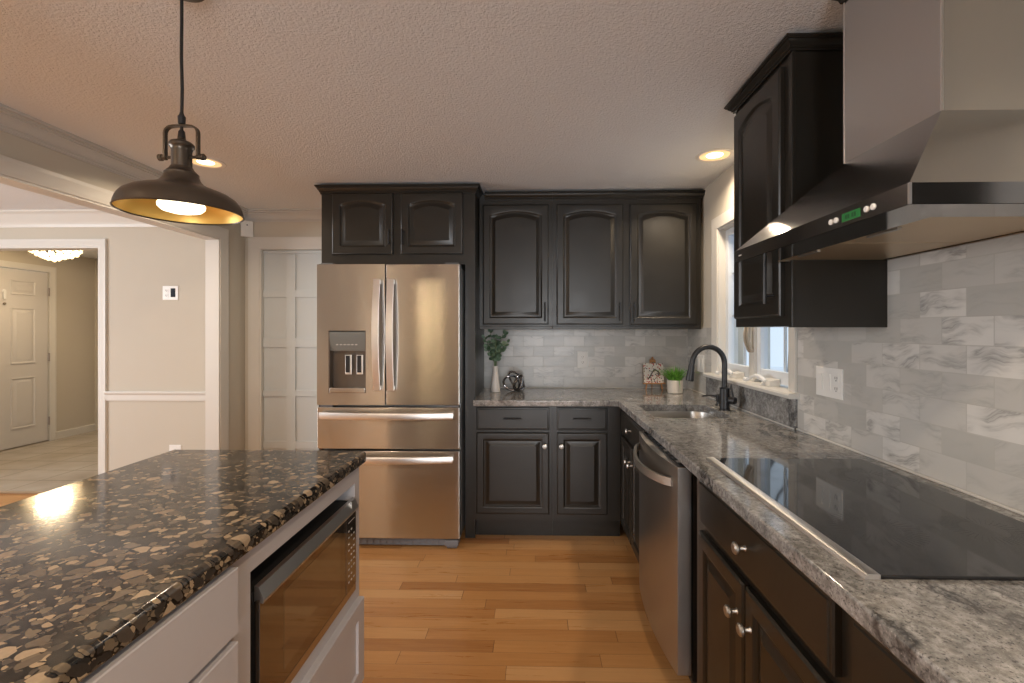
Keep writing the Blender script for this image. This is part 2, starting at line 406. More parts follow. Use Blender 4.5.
# right wall with the sink window opening
WY0, WY1, WZ0, WZ1 = 2.195, 3.05, 1.075, 2.0
b = MB(); b.box(XR, XR+.16, -3.6, WY0, 0, CZ); b.box(XR, XR+.16, WY1, 3.95, 0, CZ); b.box(XR, XR+.16, WY0, WY1, 0, WZ0-.013); b.box(XR, XR+.16, WY0, WY1, WZ1, CZ)
struct('wall_right', b, 'wall')
struct('wall_back', box(-1.44, XR, YB, 3.95, 0, CZ), 'wall')
b = MB(); b.box(-6.1, -5.2, YP, 3.95, 0, CZ); b.box(-5.2, -3.585, YP, 3.95, 2.046, CZ); b.box(-3.585, -2.25, YP, 3.95, 0, CZ); b.box(-2.25, -1.46, YP, 3.95, 2.03, CZ); b.box(-1.46, -1.44, YP, 3.95, 0, CZ)
struct('wall_pantry', b, 'wall')
b = MB(); b.box(-2.465, XL, 3.512, YP, 0, CZ); b.box(-2.465, XL, -.6, 3.512, 2.045, CZ); b.box(-2.465, XL, -3.6, -.6, 0, CZ)
struct('wall_left', b, 'wall')
b = MB(); b.box(-2.465, -.40, -3.5, -3.4, 0, CZ); b.box(1.10, XR, -3.5, -3.4, 0, CZ); b.box(-.40, 1.10, -3.5, -3.4, 2.1, CZ)
struct('wall_rear', b, 'wall')
b = MB(); b.box(-6.0, -5.9, -3.5, -.5, 0, CZ); b.box(-6.0, -5.9, 2.1, YP, 0, CZ); b.box(-6.0, -5.9, -.5, 2.1, 0, .65); b.box(-6.0, -5.9, -.5, 2.1, 2.25, CZ); b.box(-5.9, -2.465, -3.5, -3.4, 0, CZ)
struct('wall_dining', b, 'wall')
XF = -5.97
b = MB(); b.box(XF-.12, XF, 3.95, 4.72, 0, CZ); b.box(XF-.12, XF, 5.70, 6.5, 0, CZ); b.box(XF-.12, XF, 4.72, 5.70, 2.07, CZ); b.box(XF, -2.7, 6.30, 6.42, 0, CZ); b.box(-2.7, -2.6, 3.95, 6.42, 0, CZ)
struct('wall_foyer', b, 'wall')

# crown mouldings
CR = [(0, CZ-.09), (.009, CZ-.09), (.009, CZ-.082), (.014, CZ-.080), (.014, CZ-.070), (.020, CZ-.068), (.024, CZ-.054), (.034, CZ-.040), (.048, CZ-.032), (.048, CZ-.025), (.058, CZ-.022), (.058, CZ-.014), (.072, CZ-.012), (.072, CZ), (0, CZ)]
struct('trim_1', MB().sweep(CR, [(XL, -3.4), (XL, YP), (-1.44, YP)], -1), 'crown')
CR2 = [(0, CZ-.125), (.008, CZ-.125), (.012, CZ-.108), (.02, CZ-.10), (.03, CZ-.08), (.06, CZ-.035), (.08, CZ-.02), (.09, CZ-.012), (.09, CZ), (0, CZ)]
struct('trim_2', MB().sweep(CR2, [(-5.9, 0), (-5.9, YP), (-2.465, YP)], -1), 'trim')
# casings
def casing(name, f, u0, u1, z1, wd, m='trim', t=.018, floor_=0., sides=(1, 1)):
    """casing round an opening u0..u1 up to z1; f maps (u, v, w)"""
    prof = [(0, 0), (0, t*.55), (wd*.18, t*.75), (wd*.30, t*.62), (wd*.72, t*.95), (wd*.80, t), (wd, t), (wd, 0)]
    pts = []
    if sides[0]: pts.append((u0, floor_, -1, 0))
    pts.append((u0, z1, -1 if sides[0] else 0, 1)); pts.append((u1, z1, 1 if sides[1] else 0, 1))
    if sides[1]: pts.append((u1, floor_, 1, 0))
    lp = [[f(u+du*o, v+dv*o, w_) for o, w_ in prof] for u, v, du, dv in pts]
    return struct(name, MB().loops(lp), m)
casing('trim_3', fright(XL) if False else fisle(XL), -.6, 3.512, 2.045, .082)
casing('trim_4', lambda u, v, w_: (-2.465-w_, u, v), -.6, 3.512, 2.045, .082)
b = MB(); b.box(-2.469, XL+.004, 3.500, 3.513, 0, 2.045); b.box(-2.469, XL+.004, -.6, 3.500, 2.033, 2.046); struct('trim_5', b, 'trim')
casing('trim_6', fback(YP), -5.2, -3.585, 2.046, .060)
b = MB(); b.box(-3.597, -3.585, YP-.004, 3.955, 0, 2.046); b.box(-5.2, -3.597, YP-.004, 3.955, 2.034, 2.047); b.box(-5.212, -5.2, YP-.004, 3.955, 0, 2.046); struct('trim_7', b, 'trim')
casing('trim_8', fback(YP), -2.25, -1.46, 2.03, .085, sides=(1, 0))
b = MB(); b.box(-2.262, -2.235, YP-.004, 3.95, 0, 2.03); b.box(-2.235, -1.46, YP-.004, 3.95, 2.015, 2.031); struct('trim_9', b, 'trim')
# chair rail
CHR = [(0, .775), (.010, .775), (.016, .79), (.018, .825), (.026, .835), (.030, .845), (.026, .855), (0, .855)]
struct('trim_10', MB().sweep(CHR, [(-3.525, YP), (-2.465, YP)], -1), 'trim')
BB = [(0, 0), (.014, 0), (.014, .075), (.009, .09), (0, .095)]
struct('baseboard_dining', MB().sweep(BB, [(-3.525, YP), (-2.485, YP)], -1), 'trim')
struct('baseboard_left', MB().sweep(BB, [(XL, 3.60), (XL, YP), (-2.335, YP)], -1), 'trim')
struct('baseboard_foyer', MB().sweep(BB, [(XF, 5.775), (XF, 6.30)], -1), 'trim')

# pantry door: white board with a raised grid of battens
pd = thing('door_1', (-1.85, 3.865, 0), None, None, kind='structure')
PZ = [(0, .08), (.379, .445), (.807, .865), (1.21, 1.292), (1.621, 1.687), (1.98, 2.012)]
box(-2.233, -1.47, 3.862, 3.89, .006, 2.012).build('door_slab', 'pantry', pd)
b = MB()
for x0, x1 in ((-2.04, -1.965), (-1.76, -1.685)): b.box(x0, x1, 3.850, 3.863, .08, 1.98, bev=.002)
for z0, z1 in PZ: b.box(-2.233, -1.47, 3.851, 3.8625, z0+.006, z1, bev=.002)
b.build('batten_grid', 'pantry', pd)

# front door in the foyer
fd = thing('door_2', (XF, 5.2, 0), None, None, kind='structure')
box(XF-.045, XF-.010, 4.735, 5.688, .012, 2.062).build('door_slab', 'door_white', fd)
ff = fisle(XF-.010)
for u0, u1 in ((4.86, 5.13), (5.275, 5.545)):
    for v0, v1 in ((.22, .81), (.97, 1.62), (1.77, 1.94)):
        sp = [(0, 0), (.002, .009), (.012, .009), (.020, .001), (.034, .001), (.052, .012), (.056, .012)]
        MB().loops([[ff(u, v, w_) for u, v in contour(u0, u1, v0, v1, i, 0, 2)] for i, w_ in sp]).build('raised_panel', 'door_white', fd)
for z in (.25, 1.03, 1.83):
    MB().cyl((XF+.004, 5.692, z-.05), (XF+.004, 5.692, z+.05), .009, 10).build('hinge', 'hinge', fd)
MB().lathe([(.002, 0), (.012, .004), (.014, .012), (.010, .020), (.003, .024)], (XF-.01, 5.205, 1.66), (1, 0, 0), 16).build('peephole', 'hinge', fd)
b = MB(); b.lathe([(.02, 0), (.022, .008), (.012, .014)], (XF-.01, 5.205, 1.80), (1, 0, 0), 16); b.box(XF-.004, XF+.010, 5.192, 5.218, 1.71, 1.80, bev=.004); b.build('knocker', 'white_gloss', fd)
casing('trim_11', fisle(XF), 4.72, 5.70, 2.07, .07)
struct('trim_12', box(XF-.05, XF-.001, 4.74, 5.70, .003, .011), 'hinge')
# white door on the foyer's far wall
casing('trim_13', fback(6.30), -5.80, -5.0, 2.03, .085)
struct('door_3', box(-5.80, -5.0, 6.27, 6.30, .004, 2.03), 'door_white')

# sink window
wn = thing('window_1', (1.2, 2.6, WZ0), None, None, kind='structure')
casing('trim_14', fright(XR), WY0, WY1, WZ1, .070, floor_=WZ0+.0005)
b = MB(); b.box(XR-.003, XR+.12, WY0, WY0+.012, WZ0, WZ1); b.box(XR-.003, XR+.12, WY1-.012, WY1, WZ0, WZ1); b.box(XR-.003, XR+.12, WY0+.012, WY1-.012, WZ1-.012, WZ1)
b.build('window_jamb', 'trim', wn)
stp = [(1.112, 1.052), (1.108, 1.058), (1.107, 1.068), (1.112, 1.075), (1.285, 1.075), (1.285, 1.063), (1.15, 1.0525), (1.15, 1.0525)]
MB().loops([[(x, y, z) for x, z in stp[:-1]] for y in (2.105, 3.165)]).build('window_sill', 'trim', wn)
MC = 2.64
box(1.19, 1.28, MC-.028, MC+.028, WZ0, WZ1-.012, bev=.004).build('mullion', 'trim', wn)
for y0, y1 in ((WY0+.012, MC-.028), (MC+.028, WY1-.012)):
    s_ = MB(); st = .042
    for a in ((y0, y0+st, WZ0+.012, WZ1-.014), (y1-st, y1, WZ0+.012, WZ1-.014), (y0+st, y1-st, WZ0+.012, WZ0+.012+st+.02), (y0+st, y1-st, WZ1-.014-st, WZ1-.014)):
        s_.box(1.205, 1.245, *a, bev=.004)
    sash = s_.build('sash', 'outsidewin', wn)
    g0, g1 = y0+st, y1-st
    box(1.222, 1.228, g0-.003, g1+.003, WZ0+.072, WZ1-.054).build('glass_pane', 'glass', sash)
    gr = MB(); yc = g0+(g1-g0)*.38
    gr.box(1.229, 1.238, yc-.008, yc+.008, WZ0+.07, WZ1-.05)
    for zz in (WZ0+.37, WZ0+.63): gr.box(1.229, 1.238, g0, g1, zz-.008, zz+.008)
    gr.build('grille', 'outsidewin', sash)
for yy, sg in ((2.622, -1), (2.660, 1)):
    pts = [(1.188, yy, 1.235), (1.180, yy, 1.25), (1.166, yy, 1.29), (1.163, yy, 1.33), (1.168, yy, 1.37), (1.18, yy, 1.385)]
    MB().tube(pts, .006, 8, sec=[(.006, -.009), (.006, .009), (-.006, .009), (-.006, -.009)]).build('latch_lever', 'latch', wn)
for yy in (2.405, 2.80):
    cb = MB().loops([[(1.150, yy-.045, 1.076), (1.150, yy+.045, 1.076), (1.200, yy+.05, 1.076), (1.200, yy-.05, 1.076)],
                     [(1.158, yy-.040, 1.104), (1.158, yy+.040, 1.104), (1.200, yy+.045, 1.112), (1.200, yy-.045, 1.112)]]).build('crank_housing', 'trim', wn)
    pts = [(1.150, yy, 1.10), (1.140, yy+.03, 1.118), (1.132, yy+.06, 1.122), (1.128, yy+.10, 1.110), (1.127, yy+.135, 1.092), (1.125, yy+.16, 1.090)]
    k = MB().tube(pts, [.010, .010, .0085, .0075, .007, .009], 10)
    k.lathe([(.004, 0), (.010, .004), (.010, .018), (.004, .022)], (1.125, yy+.165, 1.082), (0, 0, 1), 12)
    k.build('crank_handle', 'white_gloss', wn)
# outside: snowy yard, trees
struct('ground', box(1.45, 22, -12, 26, -.62, -.6), 'snow')
for i, (x, y, h, r) in enumerate(((7.5, 14, 6, .18), (9.5, 16.5, 6, .2), (6.5, 19, 7, .22), (11, 13.5, 6, .2), (9, 22, 7, .25), (13, 19, 7, .25), (5.2, 16.2, 5.5, .12))):
    t_ = thing('bare_tree', (x, y, -.6), 'grey leafless tree in the snowy yard seen through the window over the sink', 'tree', 'bare trees outside the sink window')
    b = MB().tube([(x, y, -.6), (x+.1, y, h*.4), (x-.05, y+.1, h)], [r, r*.75, r*.3], 10)
    for k in range(9):
        a = random.uniform(0, 2*PI); z = h*(.3+.07*k); L = 1.4-.1*k
        b.tube([(x, y, z), (x+math.cos(a)*L*.6, y+math.sin(a)*L*.6, z+.5), (x+math.cos(a)*L, y+math.sin(a)*L, z+1.2)], [r*.4, r*.25, .02], 6)
    b.build('tree_trunk', 'bark', t_)
# unseen patio door frame, added behind the camera around the fill light
b = MB()
for a in ((-.40, -.34, 0, 2.1), (1.04, 1.10, 0, 2.1), (.32, .38, .08, 2.04), (-.34, 1.04, 0, .08), (-.34, 1.04, 2.04, 2.1)): b.box(a[0], a[1], -3.455, -3.405, a[2], a[3])
struct('added_patio_frame', b, 'trim')

# backsplash tiles
b = MB(); b.box(-.388, XR-.008, YB-.008, YB-.0005, .914, 1.372)
struct('wall_back_tile', b, 'marble_x')
b = MB(); b.box(XR-.008, XR-.0005, -1.2, 2.1225, .914, 1.86); b.box(XR-.008, XR-.0005, 3.2145, YB-.008, .914, 1.372); b.box(XR-.008, XR-.0005, 3.132, 3.2145, 1.053, 1.372)
struct('wall_right_tile', b, 'marble_y')
b = MB(); b.box(-.388, XR-.014, YB-.014, YB-.008, .914, .921, bev=.002); b.box(XR-.014, XR-.008, -1.2, 2.1248, .914, .921, bev=.002); b.box(XR-.014, XR-.008, 3.215, YB-.008, .914, .921, bev=.002)
b.box(XR-.026, XR-.0205, 2.123, 3.215, .914, .921, bev=.002)
struct('trim_15', b, 'trim')

# ------------------------------------------------------------------ recessed lights
for k, (x, y, lab) in enumerate(((1.0, 2.67, 'round recessed ceiling light glowing warm, beside the window wall above the sink'),
                 (-1.91, 2.71, 'round recessed ceiling light partly hidden behind the bronze pendant lamp'),
                 (.35, .1, None), (-1.9, .1, None), (.35, -2.0, None), (-1.9, -2.0, None))):  # entries without a label are unseen lights added to brighten the room
    lab = lab or 'unseen recessed ceiling light added behind the camera to brighten the room'
    t_ = thing('recessed_light', (x, y, CZ), lab, 'ceiling light', 'recessed ceiling lights')
    MB().lathe([(.078, -.0003), (.102, -.0005), (.104, -.003), (.100, -.006), (.092, -.006), (.080, -.0045), (.078, -.0015)], (x, y, CZ), seg=40, caps=False).build('trim_ring', 'bronze' if False else 'plate', t_)
    MB().lathe([(.001, -.0030), (.038, -.0032), (.044, -.0020), (.044, -.0004)], (x, y, CZ), seg=32).build('lens', 'lamp_disc', t_)
    MB().lathe([(.044, -.0004), (.046, -.0022), (.078, -.0045), (.080, -.0003)], (x, y, CZ), seg=32, caps=False).build('baffle', 'baffle', t_)
    l = area_light('recessed_lamp', (0, 0, -.012), (0, 0, 0),   .13, .13, 9 if k < 2 else 14, LAMP, 'DISK', math.radians(150)); l.parent = t_

# ------------------------------------------------------------------ refrigerator
FY = 2.925
fr = thing('refrigerator', (-.91, 3.25, 0), 'stainless steel french door refrigerator with water dispenser and two drawers', 'refrigerator')
b = MB().box(-1.345, -.470, FY+.072, 3.60, .045, 1.752, bev=.004); b.build('case', 'case', fr)
def plate_hole(o, h, f, t, inner_depth):
    """rounded slab o with a rectangular hole h"""
    b = MB(); bm = b.b
    (u0, u1, v0, v1), (a0, a1, c0, c1) = o, h
    us = [u0, a0, a1, u1]; vs = [v0, c0, c1, v1]
    for i in range(3):
        for j in range(3):
            if i == 1 and j == 1: continue
            for w_ in (0, t):
                b.poly([f(us[i], vs[j], w_), f(us[i+1], vs[j], w_), f(us[i+1], vs[j+1], w_), f(us[i], vs[j+1], w_)])
    for a, c in (((u0, v0), (u1, v0)), ((u1, v0), (u1, v1)), ((u1, v1), (u0, v1)), ((u0, v1), (u0, v0)),
                 ((a0, c0), (a1, c0)), ((a1, c0), (a1, c1)), ((a1, c1), (a0, c1)), ((a0, c1), (a0, c0))):
        b.poly([f(*a, 0), f(*c, 0), f(*c, t), f(*a, t)])
    bmesh.ops.remove_doubles(bm, verts=bm.verts, dist=1e-5)
    return b
fb = fback(FY+.07)
H = (-1.284, -1.050, .965, 1.352)
ld = plate_hole((-1.357, -.931, .89, 1.765), H, fb, .07, .06).build('door', 'steel', fr)
rd = MB().box(-.925, -.465, FY, FY+.07, .89, 1.765, bev=.006).build('door', 'steel', fr)
dr1 = MB().box(-1.357, -.465, FY, FY+.07, .617, .876, bev=.006).build('drawer', 'steel', fr)
dr2 = MB().box(-1.357, -.465, FY, FY+.07, .062, .606, bev=.006).build('drawer', 'steel', fr)
# dispenser
b = MB(); a0, a1, c0, c1 = H
b.box(a0, a0+.006, FY+.002, FY+.066, c0, c1); b.box(a1-.006, a1, FY+.002, FY+.066, c0, c1); b.box(a0, a1, FY+.058, FY+.066, c0, c1)
disp = b.build('dispenser', 'recess', ld)
b = MB(); b.loops([[(x, y, z) for y, z in ((FY+.0005, 1.345), (FY+.0005, 1.300), (FY+.012, 1.226), (FY+.058, 1.222), (FY+.058, 1.346))] for x in (a0+.006, a1-.006)])
b.build('control_panel', 'ledge', ld)
b = MB()
for k in range(6): b.box(a0+.045+k*.024, a0+.058+k*.024, FY+.0045, FY+.010, 1.262, 1.268)
b.build('control_marks', 'mark', ld)
MB().box(a0+.006, a1-.006, FY-.003, FY+.058, .966, .996, bev=.003).build('drip_tray', 'steel', ld)
for x in (-1.170, -1.098):
    p = MB(); p.box(x-.020, x+.020, FY+.026, FY+.034, 1.078, 1.200, bev=.002); p = p.build('paddle', 'steel_bright', ld)
    MB().box(x-.016, x+.010, FY+.0235, FY+.0262, 1.090, 1.196).build('paddle_inset', 'black', p)
# bowed handles
def bow(p0, p1, outv, depth, n=18):
    p0, p1, outv = Vector(p0), Vector(p1), Vector(outv); pts = []
    for k in range(n+1):
        s_ = k/n; e = min(s_, 1-s_)*2
        pts.append(p0.lerp(p1, s_) + outv*(depth*(.42+.58*math.sin(PI*s_))))
    return pts
def hbar(parent, p0, p1, up, wd=.020, th=.008, depth=.06):
    b = MB(); pts = bow(p0, p1, (0, -1, 0), depth)
    sec = [(-wd, -th), (wd, -th), (wd, th*.4), (wd*.6, th), (-wd*.6, th), (-wd, th*.4)]
    b.tube(pts, 0, sec=sec, up=up)
    for q, e in ((pts[0], p0), (pts[-1], p1)):
        d = (Vector(p1)-Vector(p0)).normalized()*(.014 if q is pts[0] else -.014)
        b.tube([Vector(q)+d, Vector(e)+d+Vector((0, .0, 0))], 0, sec=[(-wd*.8, -.012), (wd*.8, -.012), (wd*.8, .012), (-wd*.8, .012)], up=up)
    return b.build('handle', 'steel_bright', parent)
hbar(ld, (-.972, FY, .985), (-.972, FY, 1.668), (1, 0, 0))
hbar(rd, (-.886, FY, .985), (-.886, FY, 1.668), (1, 0, 0))
hbar(dr1, (-1.33, FY, .828), (-.505, FY, .828), (0, 0, 1), wd=.021)
hbar(dr2, (-1.33, FY, .560), (-.505, FY, .560), (0, 0, 1), wd=.021)
b = MB(); b.box(-1.34, -.48, FY+.03, FY+.07, .012, .055)
for k in range(20): b.box(-1.32+k*.041, -1.30+k*.041, FY+.026, FY+.031, .02, .048)
b.build('kick_grille', 'rubber', fr)
for x in (-1.30, -.515):
    b = MB(); b.box(x-.042, x+.042, FY-.004, FY+.075, .018, .056, bev=.006); b.cyl((x-.03, FY+.02, .02), (x+.03, FY+.02, .02), .019, 14); b.build('foot', 'rubber', fr)
for x0, x1 in ((-1.34, -1.26), (-.56, -.475)):
    MB().box(x0, x1, FY+.005, FY+.068, .877, .889, bev=.002).build('hinge', 'rubber', fr)
    MB().box(x0, x1, FY+.012, FY+.12, 1.754, 1.775, bev=.004).build('hinge', 'rubber', fr)

# ------------------------------------------------------------------ cabinets
CAB_CR = [(0, 2.260), (.007, 2.260), (.007, 2.269), (.012, 2.272), (.012, 2.279), (.017, 2.283), (.023, 2.293), (.024, 2.298), (.030, 2.300), (.030, 2.305), (.034, 2.307), (.034, 2.314), (0, 2.314)]
# above the refrigerator
fc = thing('wall_cabinet', (-.91, 3.35, 1.78), 'wide charcoal cabinet with two short arched doors, mounted above the refrigerator', 'cabinet')
box(-1.421, -.396, 3.13, YB-.001, 1.79, 2.30).build('carcass', 'cab', fc)
f = fback(3.13)
for u0, u1, hu in ((-1.344, -.938, -.957), (-.886, -.475, -.868)):
    d = raised_door('door', fc, f, u0, u1, 1.857, 2.262, rise=.030)
    bar_pull(d, f, hu, 1.965, .10, .02)
MB().sweep(CAB_CR, [(-1.421, 3.63), (-1.421, 3.13), (-.396, 3.13), (-.396, 3.30)], -1).build('crown_moulding', 'cab', fc)
p_ = tag(box(-.455, -.390, 3.09, YB-.001, 0, 1.79).build('fridge_end_panel', 'cab'), 'tall dark side panel standing between the refrigerator and the base cabinets', 'panel')
tag(box(-1.421, -1.399, 3.09, YB-.001, 0, 1.79).build('fridge_end_panel', 'cab'), 'tall dark side panel standing between the refrigerator and the pantry door', 'panel')
# back uppers
UY = 3.31; f = fback(UY)
def upper(x0, x1, doors, label, ends):
    t_ = thing('wall_cabinet', ((x0+x1)/2, 3.47, 1.367), label, 'cabinet')
    box(x0, x1, UY, YB-.0085 if False else YB-.001, 1.372, 2.30).build('carcass', 'cab', t_)
    box(x0, x1, UY-.004, UY+.02, 1.362, 1.385, bev=.003).build('bottom_rail', 'cab', t_)
    for u0, u1, hu in doors:
        d = raised_door('door', t_, f, u0, u1, 1.395, 2.228, rise=.032, stile=.055)
        bar_pull(d, f, hu, 1.482, .13, .02)
    MB().sweep(CAB_CR, ends, -1).build('crown_moulding', 'cab', t_)
upper(-.388, .122, [(-.363, .094, .069)], 'charcoal wall cabinet with one arched door, next to the refrigerator surround', [(-.35, UY), (.122, UY)])
upper(.1225, 1.146, [(.150, .609, .584), (.658, 1.116, .683)], 'charcoal wall cabinet with a pair of arched doors in the back corner by the window', [(.1225, UY), (1.146, UY), (1.146, 3.62)])
# right upper
f = fright(.85)
rc = thing('wall_cabinet', (1.0, 1.8, 1.362), 'tall charcoal wall cabinet with one arched door between window and range hood', 'cabinet')
box(.85, XR-.0005, 1.600, 2.03, 1.366, 2.295).build('carcass', 'cab', rc)
b = MB(); b.box(.85, XR-.0005, 1.588, 1.600, 1.362, 2.29); b.box(.845, .858, 1.584, 1.606, 1.362, 2.28, bev=.002); b.build('end_panel', 'cab', rc)
d = raised_door('door', rc, f, 1.636, 2.01, 1.400, 2.248, rise=.034)
bar_pull(d, f, 1.672, 1.545, .20, .02, r=.006, off=.032)
c2 = [(o, 2.272+(z-2.26)*.72) for o, z in CAB_CR]
MB().sweep(c2, [(XR-.001, 1.586), (.847, 1.586), (.847, 2.032), (XR-.001, 2.032)], 1).build('crown_moulding', 'cab', rc)

nc = thing('wall_cabinet', (1.0, .1, 1.362), 'charcoal wall cabinet on the near side of the range hood, beyond the picture edge', 'cabinet')
box(.85, XR-.0005, -.55, .52, 1.366, 2.30).build('carcass', 'cab', nc)
for u0, u1, hu in ((-.53, -.03, -.06), (.0, .50, .03)):
    d = raised_door('door', nc, f, u0, u1, 1.400, 2.248, rise=.034); bar_pull(d, f, hu, 1.545, .20, .02, r=.006, off=.032)
# base cabinets: back run
BY = 3.05; f = fback(BY)
def base_back(x0, x1, du0, du1, ku, label):
    t_ = thing('base_cabinet', ((x0+x1)/2, 3.3, 0), label, 'cabinet')
    box(x0, x1, BY, YB-.001, .135, .8735).build('carcass', 'cab', t_)
    box(x0, x1, BY+.09, BY+.12, 0, .135).build('toe_kick', 'cab', t_)
    d = slab_front('drawer', t_, f, du0, du1, .717, .860)
    bar_pull(d, f, (du0+du1)/2, .792, .115, .02, vertical=False, r=.0045, off=.022)
    d = raised_door('door', t_, f, du0, du1, .180, .700, stile=.052)
    knob(d, f, ku, .618, .02)
base_back(-.389, .115, -.376, .091, .062, 'charcoal base cabinet with wide drawer and door beside the refrigerator panel')
base_back(.1155, .558, .140, .461, .168, 'charcoal base cabinet with narrow drawer and door at the inside corner')
# base cabinets: right run
RX = .56; f = fright(RX)
def base_right(y0, y1, drawer, doors, label, knobs, dk, toe=True):
    t_ = thing('base_cabinet', (.85, (y0+y1)/2, 0), label, 'cabinet')
    box(RX, XR-.001, y0, y1, .11, .8735 if dk != 'sink' else .68).build('carcass', 'cab', t_)
    if dk == 'sink': box(RX, RX+.02, y0, y1, .68, .8735).build('front_rail', 'cab', t_)
    box(RX+.06, RX+.08, y0, y1, 0, .11).build('toe_kick', 'cab', t_)
    d = slab_front('drawer', t_, f, *drawer)
    knob(d, f, (drawer[0]+drawer[1])/2, (drawer[2]+drawer[3])/2, .02)
    for (u0, u1), k in zip(doors, knobs):
        dd = raised_door('door', t_, f, u0, u1, .135, .690, stile=.055)
        knob(dd, f, k, .60, .02)
    return t_
base_right(2.34, 3.048, (2.38, 3.015, .718, .850), [(2.38, 2.685), (2.70, 3.005)], 'charcoal sink base cabinet with two narrow doors between the corner and dishwasher', (2.655, 2.73), 'sink')
ck = base_right(.850, 1.655, (.880, 1.590, .718, .864), [(1.250, 1.590), (.885, 1.240)], 'charcoal base cabinet with wide drawer and two doors below the cooktop', (1.285, 1.205), '')
MB().box(RX-.006, RX+.002, 1.605, 1.617, .735, .80).build('hinge', 'nickel', ck)
MB().box(RX-.006, RX+.002, 1.605, 1.617, .17, .225).build('hinge', 'nickel', ck)
base_right(-.60, .8495, (.10, .832, .718, .864), [(.47, .832), (.10, .455)], 'charcoal base cabinet nearest the bottom edge, before the cooktop cabinet', (.50, .42), '')

# dishwasher
dw = thing('dishwasher', (.82, 2.0, 0), 'stainless steel dishwasher with curved bar handle, slightly pulled out of the cabinet run', 'dishwasher')
Y0, Y1 = 1.700, 2.325
box(.562, 1.14, Y0+.005, Y1-.005, .10, .862).build('tub', 'void', dw)
box(.60, .62, Y0+.005, Y1-.005, 0, .10).build('toe_panel', 'black', dw)
def dwcon(ins, bow_):
    n = 14; pts = [(.555, Y0+ins), (.555, Y1-ins)]
    for k in range(n+1):
        s_ = k/n; pts.append((.507-bow_*math.sin(PI*s_)**.8, Y1-ins+(Y0-Y1+2*ins)*s_))
    return pts
dd = MB().loops([[(x, y, z) for x, y in dwcon(i, .026)] for i, z in ((.002, .125), (0, .129), (0, .860), (.002, .864))]).build('door', 'steel_dw', dw)
MB().box(.520, .552, Y0+.03, Y1-.03, .8642, .8665, bev=.0008).build('control_strip', 'black', dd)
for k in range(9):
    MB().box(.524, .538, Y0+.06+k*.055, Y0+.085+k*.055, .8664, .8678).build('button', 'mark' if k in (0, 3) else 'rubber', dd)
pts = []
for k in range(21):
    s_ = k/20; y = 1.745+(2.29-1.745)*s_; pts.append((.508-.026*math.sin(PI*(y-Y0)/(Y1-Y0))**.8-.045*math.sin(PI*s_)**.55, y, .800-.012*math.sin(PI*s_)))
hb = MB().tube(pts, 0, sec=[(-.016, -.006), (.014, -.006), (.016, 0), (.012, .007), (-.012, .007), (-.017, .002)], up=(0, 0, 1))
hb.build('handle', 'nickel', dd)

# ------------------------------------------------------------------ countertop with sink cut-out
def Lc(d, z):
    return [(XR-.0005, -.62+d, z), (XR-.0005, YB-.0005, z), (-.389, YB-.0005, z), (-.389, 2.990+d, z), (.522+d, 2.990+d, z), (.522+d, -.62+d, z)]
def rrect(x0, x1, y0, y1, r, n=7):
    pts = []
    for cx_, cy_, a in ((x1-r, y1-r, 0), (x0+r, y1-r, PI/2), (x0+r, y0+r, PI), (x1-r, y0+r, 1.5*PI)):
        for k in range(n+1): t_ = a+PI/2*k/n; pts.append((cx_+r*math.cos(t_), cy_+r*math.sin(t_)))
    return pts
SK = (.604, 1.000, 2.395, 2.835)
hole = rrect(*SK, .075)
b = MB(); bm = b.b
LV = [[bm.verts.new(p) for p in Lc(d, z)] for d, z in ((.006, .914), (.0022, .9128), (.0005, .9100), (0, .9060), (0, .882), (.002, .877), (.006, .8745))]
for a, c in zip(LV, LV[1:]):
    for i in range(6): bm.faces.new((a[i], a[(i+1) % 6], c[(i+1) % 6], c[i]))
HV = [[bm.verts.new((x, y, z)) for x, y in hole] for z in (.914, .8745)]
for i in range(len(hole)): j = (i+1) % len(hole); bm.faces.new((HV[0][i], HV[0][j], HV[1][j], HV[1][i]))
for A, B_ in ((LV[0], HV[0]), (LV[-1], HV[1])):
    es = []
    for lp in (A, B_):
        for i in range(len(lp)):
            e = bm.edges.get((lp[i], lp[(i+1) % len(lp)]))
            es.append(e)
    bmesh.ops.triangle_fill(bm, edges=es, use_beauty=True, use_dissolve=False)
ct = thing('countertop', (.84, 1.6, .874), 'polished grey swirled granite countertop in an L shape along the back and window walls', 'countertop')
b.build('slab', 'granite', ct)
MB().box(XR-.0205, XR-.0008, 2.125, 3.213, .9145, 1.051, bev=.0015).build('splash_strip', 'granite', ct)
# sink
sk = thing('sink', (.8, 2.62, .67), 'stainless steel undermount sink set in the grey granite counter below the window', 'sink')
def rr(i, z): return [(x, y, z) for x, y in rrect(SK[0]-.006+i, SK[1]+.006-i, SK[2]-.006+i, SK[3]+.006-i, max(.02, .09-i*.5))]
MB().loops([rr(-.02, .874), rr(-.02, .8725), rr(0, .8725), rr(.004, .72), rr(.02, .690), rr(.05, .684)], cap0=False).build('basin', 'steel_sink', sk, flip=False)
MB().lathe([(.001, 0), (.045, .0), (.048, .003), (.03, .004), (.028, .001)], (.81, 2.60, .6845), seg=24, caps=False).build('drain', 'chrome', sk)
